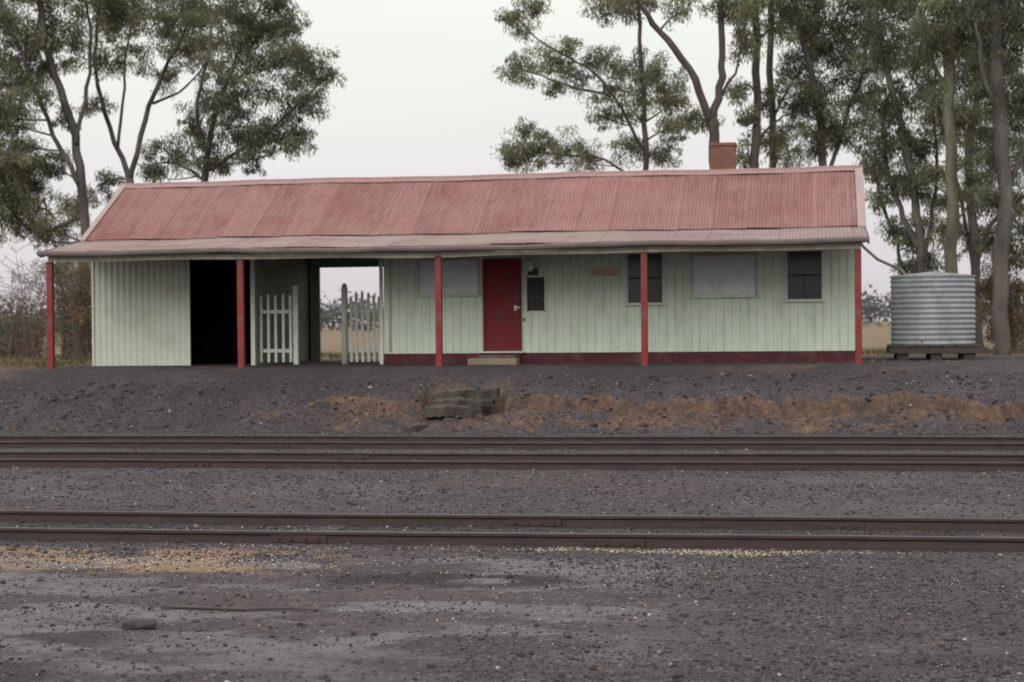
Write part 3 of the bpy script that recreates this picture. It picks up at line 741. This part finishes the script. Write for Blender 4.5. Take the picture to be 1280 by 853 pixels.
def tree(label, Yd, stems, clumps, bark, leafm, seed, dens=1.0, rad0=.2):
    rnd = random.Random(seed)
    base = at(stems[0][2][0][0], stems[0][2][0][1], Yd); gz = float(H(base.x, base.y))
    e = thing("gum_tree", label, "tree", (base.x, base.y, gz), "gum trees behind the station")
    paths = []; samples = []
    for si, (r0, r1, pts) in enumerate(stems):
        P = [at(u, v, Yd+dy) for u, v, dy in pts]
        if si == 0 or P[0].z < gz+1.0: P[0].z = gz-.15
        S = smooth_path(P); n_ = len(S)
        S = [s+Vector((rnd.uniform(-.05, .05), rnd.uniform(-.05, .05), 0))*(1 if 0 < i < n_-1 else 0) for i, s in enumerate(S)]
        rr_ = [(r0+(r1-r0)*i/(n_-1))*rnd.uniform(.92, 1.06) for i in range(n_)]
        if P[0].z < gz+.5: rr_[0] *= 1.35
        paths.append((S, rr_)); samples += [(s, q) for s, q in zip(S, rr_)]
    C = []
    for (u, v, ru, dy) in clumps:
        c = at(u, v, Yd+dy); d = (Yd+dy)*1.0; r = ru*d/2240.; C.append((tuple(c), r))
        best = min(samples, key=lambda s: (s[0]-c).length+(3.0 if s[0].z > c.z-.2 else 0)-.0)
        s0, q = best; mid = (s0+c)/2+Vector((rnd.uniform(-.25, .25), rnd.uniform(-.25, .25), -.12*(c-s0).length+rnd.uniform(0, .3)))
        rb = min(q*.5, .015+.014*(c-s0).length+.01)
        S = smooth_path([s0, mid, c], 4); paths.append((S, [rb+(.010-rb)*i/(len(S)-1) for i in range(len(S))]))
        for k in range(9):
            dd = Vector((rnd.gauss(0, 1), rnd.gauss(0, 1), rnd.gauss(.35, .7))).normalized()*r*rnd.uniform(.6, 1.1)
            a0 = S[rnd.randint(4, len(S)-1)]
            paths.append(([a0, a0+dd*.5+Vector((0, 0, rnd.uniform(-.1, .15))), a0+dd], [.012, .009, .003]))
    V_, F_ = tubes(paths, 7); me = pymesh("trunk", V_, F_)
    for p in me.polygons: p.use_smooth = True
    obj("trunk", me, bark, e)
    lv = leaves(C, dens, 1.0, seed); obj("crown", npmesh("crown", lv[0], lv[1], lv[2]), leafm, e)

tree("tall multi-stemmed gum tree with drooping grey-green crown", 54,
     [(.19,.08,[(96,455,0),(108,330,0),(104,230,0),(92,150,.3),(66,70,0),(48,-30,-.5),(40,-90,0)]),
      (.09,.04,[(104,235,0),(70,170,-.6),(40,90,-1),(10,20,-1),(-20,-60,-1)]),
      (.08,.03,[(104,270,0),(60,290,.5),(30,280,1),(5,240,1.4),(-20,180,1)]),
      (.08,.03,[(98,180,0),(112,110,.8),(118,40,1),(105,-50,1)])],
     [(20,240,42,.5),(60,262,38,.8),(-15,210,50,1),(30,180,40,-.6),(-10,130,48,-1),(45,120,34,-1),(70,205,30,.2),(15,60,46,-1),(60,40,44,.2),(100,60,30,1),(110,5,42,1),(30,-20,55,0),(-20,20,50,-1),(90,-40,60,0),(85,150,20,.5),(40,285,24,1),(75,290,22,.4),(95,255,18,.2),(-30,270,45,1),(5,150,34,-.4),(60,85,26,.6),(10,205,34,0),(45,225,28,.2),(25,100,32,0),(15,270,30,.8)],
     m_bark, m_leaf, 1, 1.0)
tree("forked gum tree with slender pale limbs", 56,
     [(.18,.13,[(158,455,0),(160,330,0),(165,250,0),(165,225,0)]),
      (.10,.03,[(165,228,0),(140,160,.6),(122,90,.8),(128,20,1),(140,-50,1)]),
      (.10,.03,[(165,228,0),(185,150,-.4),(210,90,-.6),(240,30,-1),(262,-50,-1)]),
      (.06,.025,[(150,185,.2),(160,110,0),(165,40,0),(180,-30,0)]),
      (.05,.02,[(195,130,-.4),(235,110,-1),(270,70,-1.2)])],
     [(150,25,40,.8),(200,15,42,-.6),(250,15,44,-1),(235,60,32,-.8),(175,65,26,0),(270,60,34,-1.2),(140,75,26,.6),(180,-30,60,0),(250,-40,55,-1),(290,20,34,-1),(125,130,18,.4),(205,95,20,.2),(130,238,17,.4),(142,225,13,0)],
     m_bark, m_leaf, 2, .95)
tree("spreading gum tree with dense dark foliage", 51,
     [(.16,.09,[(236,455,0),(250,330,0),(256,240,0),(262,190,0)]),
      (.09,.03,[(262,195,0),(276,130,.4),(300,70,.8),(330,10,1)]),
      (.08,.03,[(262,200,0),(250,140,-.4),(262,80,-.8),(270,20,-1)]),
      (.07,.03,[(258,215,0),(300,190,-.4),(345,160,-.8),(385,120,-1)]),
      (.05,.02,[(256,225,0),(225,205,.6),(195,205,1)])],
     [(330,35,36,1),(300,60,34,.6),(355,75,40,.2),(395,80,30,-.4),(402,98,24,-.6),(320,110,38,0),(370,130,34,-.8),(285,125,32,.4),(262,135,26,-.4),(340,165,36,-.8),(376,178,24,-1),(300,170,34,-.3),(255,185,30,0),(215,195,32,.8),(195,212,20,1),(320,200,24,-.6),(280,205,20,.2),(352,10,26,1),(300,10,26,.4),(365,35,26,.6),(275,85,24,-.8),(345,-30,40,1),(240,160,20,.3)],
     m_bark, m_leafd, 3, 1.0)
tree("slender gum tree with open layered foliage above the roof", 58,
     [(.13,.05,[(812,455,0),(808,300,0),(809,200,0),(806,110,0),(802,30,0),(798,-60,0)]),
      (.06,.02,[(808,190,0),(770,120,-.6),(735,85,-.9),(690,60,-1),(655,30,-1)]),
      (.05,.02,[(808,240,0),(760,200,.6),(715,195,1),(670,190,1)]),
      (.045,.02,[(770,120,-.6),(720,110,-.4),(680,95,-.2),(645,85,0)])],
     [(652,22,26,-1),(678,10,16,-1),(650,85,26,0),(690,72,26,-.6),(725,92,26,-.5),(700,110,16,-.5),(760,72,24,-.6),(770,110,30,-.3),(800,80,28,.2),(825,95,30,.3),(845,125,26,.4),(800,135,24,-.2),(760,145,20,.2),(845,160,22,.3),(665,185,34,1),(700,190,30,1),(640,195,20,1),(735,195,24,.8),(660,162,16,1),(775,5,34,0),(790,185,24,.3),(830,190,22,.5),(715,60,14,-.9),(820,-10,24,0)],
     m_barkd, m_leaf, 4, .9)
tree("thick forked gum trunk rising behind the chimney", 52,
     [(.20,.15,[(898,455,0),(898,300,0),(897,200,0),(892,150,0)]),
      (.13,.06,[(892,155,0),(872,100,-.3),(838,50,-.6),(805,10,-.8),(780,-40,-1)]),
      (.14,.07,[(892,155,0),(903,110,.2),(906,50,.4),(908,-60,.5)]),
      (.05,.02,[(905,120,.2),(925,80,.4),(935,20,.5)])],
     [(862,12,22,-.5),(925,15,24,.4),(935,60,22,.5),(915,-20,50,.4),(790,-20,36,-.8),(870,-30,30,.2),(880,150,14,.3),(862,150,16,.2)],
     m_barkd, m_leaf, 5, .85)
tree("straight dark gum tree with sparse foliage", 55,
     [(.17,.11,[(945,455,0),(946,320,0),(946,200,0),(949,90,0),(947,-70,0)]),
      (.05,.02,[(947,180,0),(975,150,.4),(1000,140,.6)])],
     [(935,150,18,0),(960,180,24,.4),(930,195,18,.4),(990,165,24,.6),(975,110,20,.4),(925,110,18,-.3),(940,40,22,-.2),(950,-20,50,0),(975,40,20,.3)],
     m_barkd, m_leaf, 6, .9)
tree("straight gum tree with narrow trunk", 59,
     [(.15,.10,[(968,455,0),(967,320,0),(968,200,0),(966,90,0),(973,-70,0)]),
      (.05,.02,[(967,150,0),(995,100,-.4),(1015,80,-.6)])],
     [(995,85,26,-.5),(1010,45,28,-.6),(985,25,26,0),(1015,110,24,-.6),(980,-20,46,0),(985,195,22,.2),(960,130,14,.3)],
     m_bark, m_leafd, 7, .9)
tree("leafy gum tree with several thin stems", 56,
     [(.15,.09,[(1036,455,0),(1035,320,0),(1032,200,0),(1022,110,0),(1000,20,0),(990,-60,0)]),
      (.08,.04,[(1034,230,0),(1060,150,.6),(1085,70,.8),(1095,-40,1)])],
     [(1040,60,40,.4),(1010,20,34,0),(1070,30,40,.8),(1060,100,36,.5),(1025,130,32,0),(1085,120,34,.8),(1000,130,22,0),(1040,165,30,.3),(1015,180,22,.2),(1075,165,30,.6),(1035,-20,60,.3),(1100,75,34,1),(1092,205,22,.6),(1120,0,46,1)],
     m_bark, m_leafd, 8, .95)
tree("leaning gum tree with several stems behind the tank", 50,
     [(.14,.08,[(1158,455,0),(1156,350,0),(1148,270,0),(1136,190,0),(1118,110,0),(1100,30,0),(1090,-60,0)]),
      (.09,.045,[(1150,310,0),(1126,260,.6),(1110,200,.8),(1105,130,1)]),
      (.06,.03,[(1130,345,.8),(1122,300,.9),(1100,240,1.1),(1096,190,1.2)]),
      (.07,.03,[(1154,340,0),(1168,260,.5),(1170,160,.7),(1160,40,.8)])],
     [(1115,130,34,0),(1140,175,32,.2),(1105,180,28,.8),(1120,60,38,0),(1150,110,30,.3),(1130,230,30,.4),(1108,245,22,1),(1150,235,26,.2),(1135,15,40,0),(1100,215,20,1),(1160,280,22,.3),(1120,285,18,.8),(1160,330,20,.3),(1110,-40,50,0),(1155,190,24,.4),(1135,300,18,.6),(1142,335,14,.6)],
     m_bark, m_leafd, 9, .95)
tree("tall straight gum with mottled green-grey trunk", 48.5,
     [(.18,.14,[(1192,455,0),(1190,340,0),(1191,220,0),(1188,110,0),(1190,0,0),(1190,-70,0)]),
      (.08,.03,[(1190,170,0),(1215,110,.4),(1235,50,.7)]),
      (.07,.03,[(1189,120,0),(1165,70,-.3),(1150,10,-.5)])],
     [(1165,60,34,-.3),(1220,90,32,.4),(1180,20,36,.2),(1215,35,38,.5),(1210,150,26,.5),(1175,130,24,.5),(1200,-30,60,0),(1225,190,26,.5),(1170,215,20,.4),(1215,245,22,.5),(1180,290,16,.5)],
     m_barkg, m_leaf, 10, .95)
tree("large rough-barked gum tree standing by the water tank", 47,
     [(.22,.15,[(1252,455,0),(1252,360,0),(1257,250,0),(1252,130,0),(1246,0,0),(1244,-70,0)]),
      (.09,.04,[(1256,260,0),(1280,190,.4),(1300,110,.6)]),
      (.08,.03,[(1253,150,0),(1232,90,-.3),(1222,30,-.5)])],
     [(1265,60,38,.4),(1240,20,38,0),(1275,130,36,.5),(1240,120,26,.5),(1285,200,36,.4),(1240,195,22,.6),(1270,255,28,.6),(1235,250,18,.5),(1290,20,44,.4),(1250,-40,60,0),(1300,280,34,.4),(1270,320,24,.9),(1240,300,16,.8),(1300,110,40,.5)],
     m_bark, m_leafd, 11, .95)
tree("gum tree filling the gap between thicker trunks", 64,
     [(.2,.08,[(1222,450,0),(1220,320,0),(1214,200,0),(1226,90,0),(1220,-40,0)]),
      (.12,.05,[(1220,330,0),(1240,280,.4),(1290,240,.7)]),
      (.08,.04,[(1221,360,0),(1205,260,.4),(1178,150,.7),(1165,40,.8)])],
     [(1215,60,44,0),(1250,90,44,.5),(1205,150,36,0),(1245,170,40,.5),(1215,225,34,0),(1255,240,32,.5),(1290,170,46,.8),(1290,300,36,.8),(1230,310,26,.3),(1200,20,46,0),(1260,10,50,.3),(1280,370,22,.5),(1150,60,44,-1),(1165,150,30,-1),(1210,290,24,.3),(1170,250,24,.6)],
     m_barkd, m_leafd, 12, .8)

def shrub(u, Yd, h, spread_, label, seed, n=22, leafm=None, ld_=1.6):
    rnd = random.Random(seed); b = at(u, 450, Yd); gz = float(H(b.x, b.y)); b.z = gz
    e = thing("shrub", label, "shrub", (b.x, b.y, gz), "shrubs beside the station"); paths = []
    for k in range(n):
        ang = rnd.uniform(0, 6.28); l = rnd.uniform(.2, 1)*spread_; hh = h*rnd.uniform(.55, 1)
        tip = b+Vector((math.cos(ang)*l, math.sin(ang)*l, hh)); p0 = b+Vector((rnd.uniform(-.25, .25), rnd.uniform(-.25, .25), -.1))
        mid = (p0+tip)/2+Vector((-math.cos(ang)*l*.15+rnd.uniform(-.2, .2), -math.sin(ang)*l*.15, hh*rnd.uniform(-.05, .12)))
        S = smooth_path([p0, mid, tip], 4); paths.append((S, [.017+(.004-.017)*i/8 for i in range(9)]))
        for j in range(12):
            a0 = S[rnd.randint(1, 8)]; dd = Vector((rnd.gauss(0, .5), rnd.gauss(0, .5), rnd.uniform(.0, .7)))*h*.26
            paths.append(([a0, a0+dd*.5+Vector((rnd.gauss(0, .05), 0, 0)), a0+dd], [.009, .006, .003]))
            for q in range(3):
                a1 = a0+dd*rnd.uniform(.3, .9); d2 = Vector((rnd.gauss(0, .4), rnd.gauss(0, .4), rnd.uniform(-.1, .5)))*h*.13
                paths.append(([a1, a1+d2], [.005, .002]))
    V_, F_ = tubes(paths, 4); obj("stems", pymesh("stems", V_, F_), m_twig, e)
    if leafm:
        C = [((b.x+rnd.uniform(-1, 1)*spread_*.7, b.y+rnd.uniform(-1, 1)*spread_*.6, gz+h*rnd.uniform(.15, .9)), min(h*.3, .5)) for k in range(10)]
        lv = leaves(C, ld_, .8, seed); obj("crown", npmesh("crown", *lv), leafm, e)
shrub(20, 53, 3.0, 1.0, "bare brown twiggy shrub growing beside the station", 21, 16)
shrub(48, 50, 3.2, .9, "bare brown twiggy shrub growing beside the station", 22, 15)
shrub(85, 49, 3.4, .8, "brown-green shrub with dry leaves against the shed end", 23, 20, m_leaf, .45)
shrub(104, 47.5, 3.0, .6, "dense brown shrub with dry leaves against the shed end", 24, 20, m_leafb, .45)
shrub(-12, 60, 2.6, 1.2, "bare brown twiggy shrub growing beside the station", 25, 16)
shrub(4, 56, 1.4, 1.0, "low dark green bush at the paddock edge", 26, 8, m_leafd, 2.2)
shrub(30, 62, 1.2, .8, "low dark green bush at the paddock edge", 28, 8, m_leafd, 2.2)
shrub(1262, 49.5, 2.6, .8, "thin brown bush beneath the gum trees", 27, 18, m_leafb, .8)

rs = np.random.RandomState(5); P = []; T = []
for k in range(420):
    x = -420+k*1.55+rs.normal(0, 1); y = 330+rs.normal(0, 14)+30*math.sin(k*.03)
    h_ = 4.5+2.2*float(vn(x, 0, .03, 9))+1.6*rs.rand(); m_ = 150
    p_ = np.array([x, y, .9+h_*.45])+rs.normal(size=(m_, 3))*np.array([2.0, 2.0, h_*.22]); p_[:, 2] = np.clip(p_[:, 2], .7, .9+h_)
    P.append(p_); b_ = rs.uniform(.7, 1.2)*rs.uniform(.8, 1.2, (m_, 1)); T.append(np.concatenate([b_, b_, b_*1.05], 1))
P = np.concatenate(P); T = np.concatenate(T); n_ = len(P)
d = rs.normal(size=(n_, 3)); d /= np.linalg.norm(d, axis=1)[:, None]; s = np.cross(d, rs.normal(size=(n_, 3))); s /= np.linalg.norm(s, axis=1)[:, None]
L = rs.uniform(.3, .6, (n_, 1))
V_ = np.stack([P-d*L, P+s*L*.6, P+d*L, P-s*L*.6], 1).reshape(-1, 3)
o = obj("distant_wood", npmesh("distant_wood", V_, np.arange(4*n_).reshape(-1, 4), np.repeat(T, 4, 0)), m_far); o["kind"] = "stuff"
o["label"] = "distant line of dark trees across the paddocks"; o["category"] = "trees"

def blades(px_, py_, h_, tint_):
    n_ = len(px_); z_ = H(px_, py_); b = np.stack([px_, py_, z_-.01], 1)
    a_ = RS.rand(n_)*6.28; w_ = .006+.004*RS.rand(n_); dx = np.stack([np.cos(a_)*w_, np.sin(a_)*w_, 0*a_], 1)
    lean = RS.normal(size=(n_, 3))*.35; lean[:, 2] = 1; tip = b+lean*h_[:, None]; mid = b+lean*h_[:, None]*.5*np.array([.7, .7, 1.1])
    V_ = np.stack([b-dx, b+dx, mid+dx*.7, tip, mid-dx*.7], 1).reshape(-1, 3)
    return npmesh("dry_grass", V_, np.arange(5*n_).reshape(-1, 5), np.repeat(tint_, 5, 0))
gxs = []; gys = []; ghs = []
def add_grass(n, x0, x1, y0, y1, h0, h1, sc=.8, th=.5):
    x_ = RS.uniform(x0, x1, n); y_ = RS.uniform(y0, y1, n); k = fbm(x_, y_, sc, 70) > th
    gxs.append(x_[k]); gys.append(y_[k]); ghs.append(RS.uniform(h0, h1, k.sum()))
add_grass(24000, -30, 9, 46.3, 62, .05, .22, .5, .42)
add_grass(5000, -23, -17.2, 36.8, 46, .05, .2, .8, .5)
add_grass(2500, -20, 4.5, 34.1, 36.2, .03, .10, 1.2, .56)
add_grass(500, 1.1, 5.5, 38.5, 41.0, .03, .10, 1.0, .5)
gx2 = np.concatenate(gxs); gy2 = np.concatenate(gys); gh2 = np.concatenate(ghs); n_ = len(gx2)
mixr = RS.rand(n_, 1); tt = (np.array([.22,.155,.09])*mixr+np.array([.09,.095,.045])*(1-mixr))*RS.uniform(.6, 1.2, (n_, 1))
o = obj("dry_grass", blades(gx2, gy2, gh2, tt), m_grass); o["kind"] = "stuff"
o["label"] = "short dry grass and weeds around the platform"; o["category"] = "grass"

# ------------------------------------------------------------------ light, sky
wd = bpy.data.worlds.new("World"); scene.world = wd; wd.use_nodes = True; nt = wd.node_tree; nt.nodes.clear()
wo = nt.nodes.new("ShaderNodeOutputWorld"); bg = nt.nodes.new("ShaderNodeBackground"); bg.inputs[1].default_value = .1
nt.links.new(bg.outputs[0], wo.inputs[0])
sky = nt.nodes.new("ShaderNodeTexSky"); sky.sky_type = 'NISHITA'; sky.sun_disc = False
sky.sun_elevation = math.radians(30); sky.sun_rotation = math.radians(168); sky.dust_density = 4; sky.air_density = 1
tcn = nt.nodes.new("ShaderNodeTexCoord"); sx = nt.nodes.new("ShaderNodeSeparateXYZ"); nt.links.new(tcn.outputs["Generated"], sx.inputs[0])
rp = nt.nodes.new("ShaderNodeValToRGB"); nt.links.new(sx.outputs[2], rp.inputs[0])
el = rp.color_ramp.elements
el[0].position = 0; el[0].color = (.385,.360,.385,1); el[1].position = 1; el[1].color = (.95,.95,.93,1)
for pos, c in ((.04, (.430,.412,.422)), (.09, (.478,.472,.462)), (.16, (.515,.522,.490)), (.5, (.72,.72,.71))):
    e_ = el.new(pos); e_.color = (*c, 1)
vm = nt.nodes.new("ShaderNodeMix"); vm.data_type = 'RGBA'; vm.blend_type = 'MULTIPLY'; vm.clamp_result = False
vm.inputs[0].default_value = 1; nt.links.new(rp.outputs[0], vm.inputs[6]); vm.inputs[7].default_value = (18, 18, 18, 1)
cn = nt.nodes.new("ShaderNodeTexNoise"); cn.inputs["Scale"].default_value = 2.2; cn.inputs["Detail"].default_value = 4
nt.links.new(mapping(nt, tcn.outputs["Generated"], (1, 1, 3.5)), cn.inputs["Vector"])
cr = mrange(nt, cn.outputs["Fac"], .25, .75, .95, 1.05)
vs_ = nt.nodes.new("ShaderNodeMix"); vs_.data_type = 'RGBA'; vs_.blend_type = 'MULTIPLY'; vs_.inputs[0].default_value = 1
nt.links.new(vm.outputs[2], vs_.inputs[6]); nt.links.new(cr, vs_.inputs[7])
mx = nt.nodes.new("ShaderNodeMix"); mx.data_type = 'RGBA'; mx.inputs[0].default_value = .04
nt.links.new(vs_.outputs[2], mx.inputs[6]); nt.links.new(sky.outputs[0], mx.inputs[7]); nt.links.new(mx.outputs[2], bg.inputs[0])
ld = bpy.data.lights.new("sun", 'SUN'); ld.energy = 1.4; ld.angle = math.radians(35); ld.color = (1, .97, .93)
lo = bpy.data.objects.new("sun", ld); COL.objects.link(lo); lo.rotation_euler = (math.radians(90-30), 0, math.radians(-12))

# ------------------------------------------------------------------ camera
cd = bpy.data.cameras.new("camera"); cam = bpy.data.objects.new("camera", cd); COL.objects.link(cam); scene.camera = cam
cd.sensor_width = 36; cd.lens = 63; cd.clip_start = .1; cd.clip_end = 9000
cam.matrix_world = Matrix.Translation((0, 0, 2.0)) @ Matrix.Rotation(TH, 4, 'Z') @ Matrix.Rotation(math.radians(90-.55), 4, 'X') @ Matrix.Rotation(math.radians(-.55), 4, 'Z')
cd.dof.use_dof = True; cd.dof.focus_distance = 16.5; cd.dof.aperture_fstop = 2.8
scene.view_settings.view_transform = 'Standard'; scene.view_settings.look = 'None'; scene.view_settings.exposure = 0
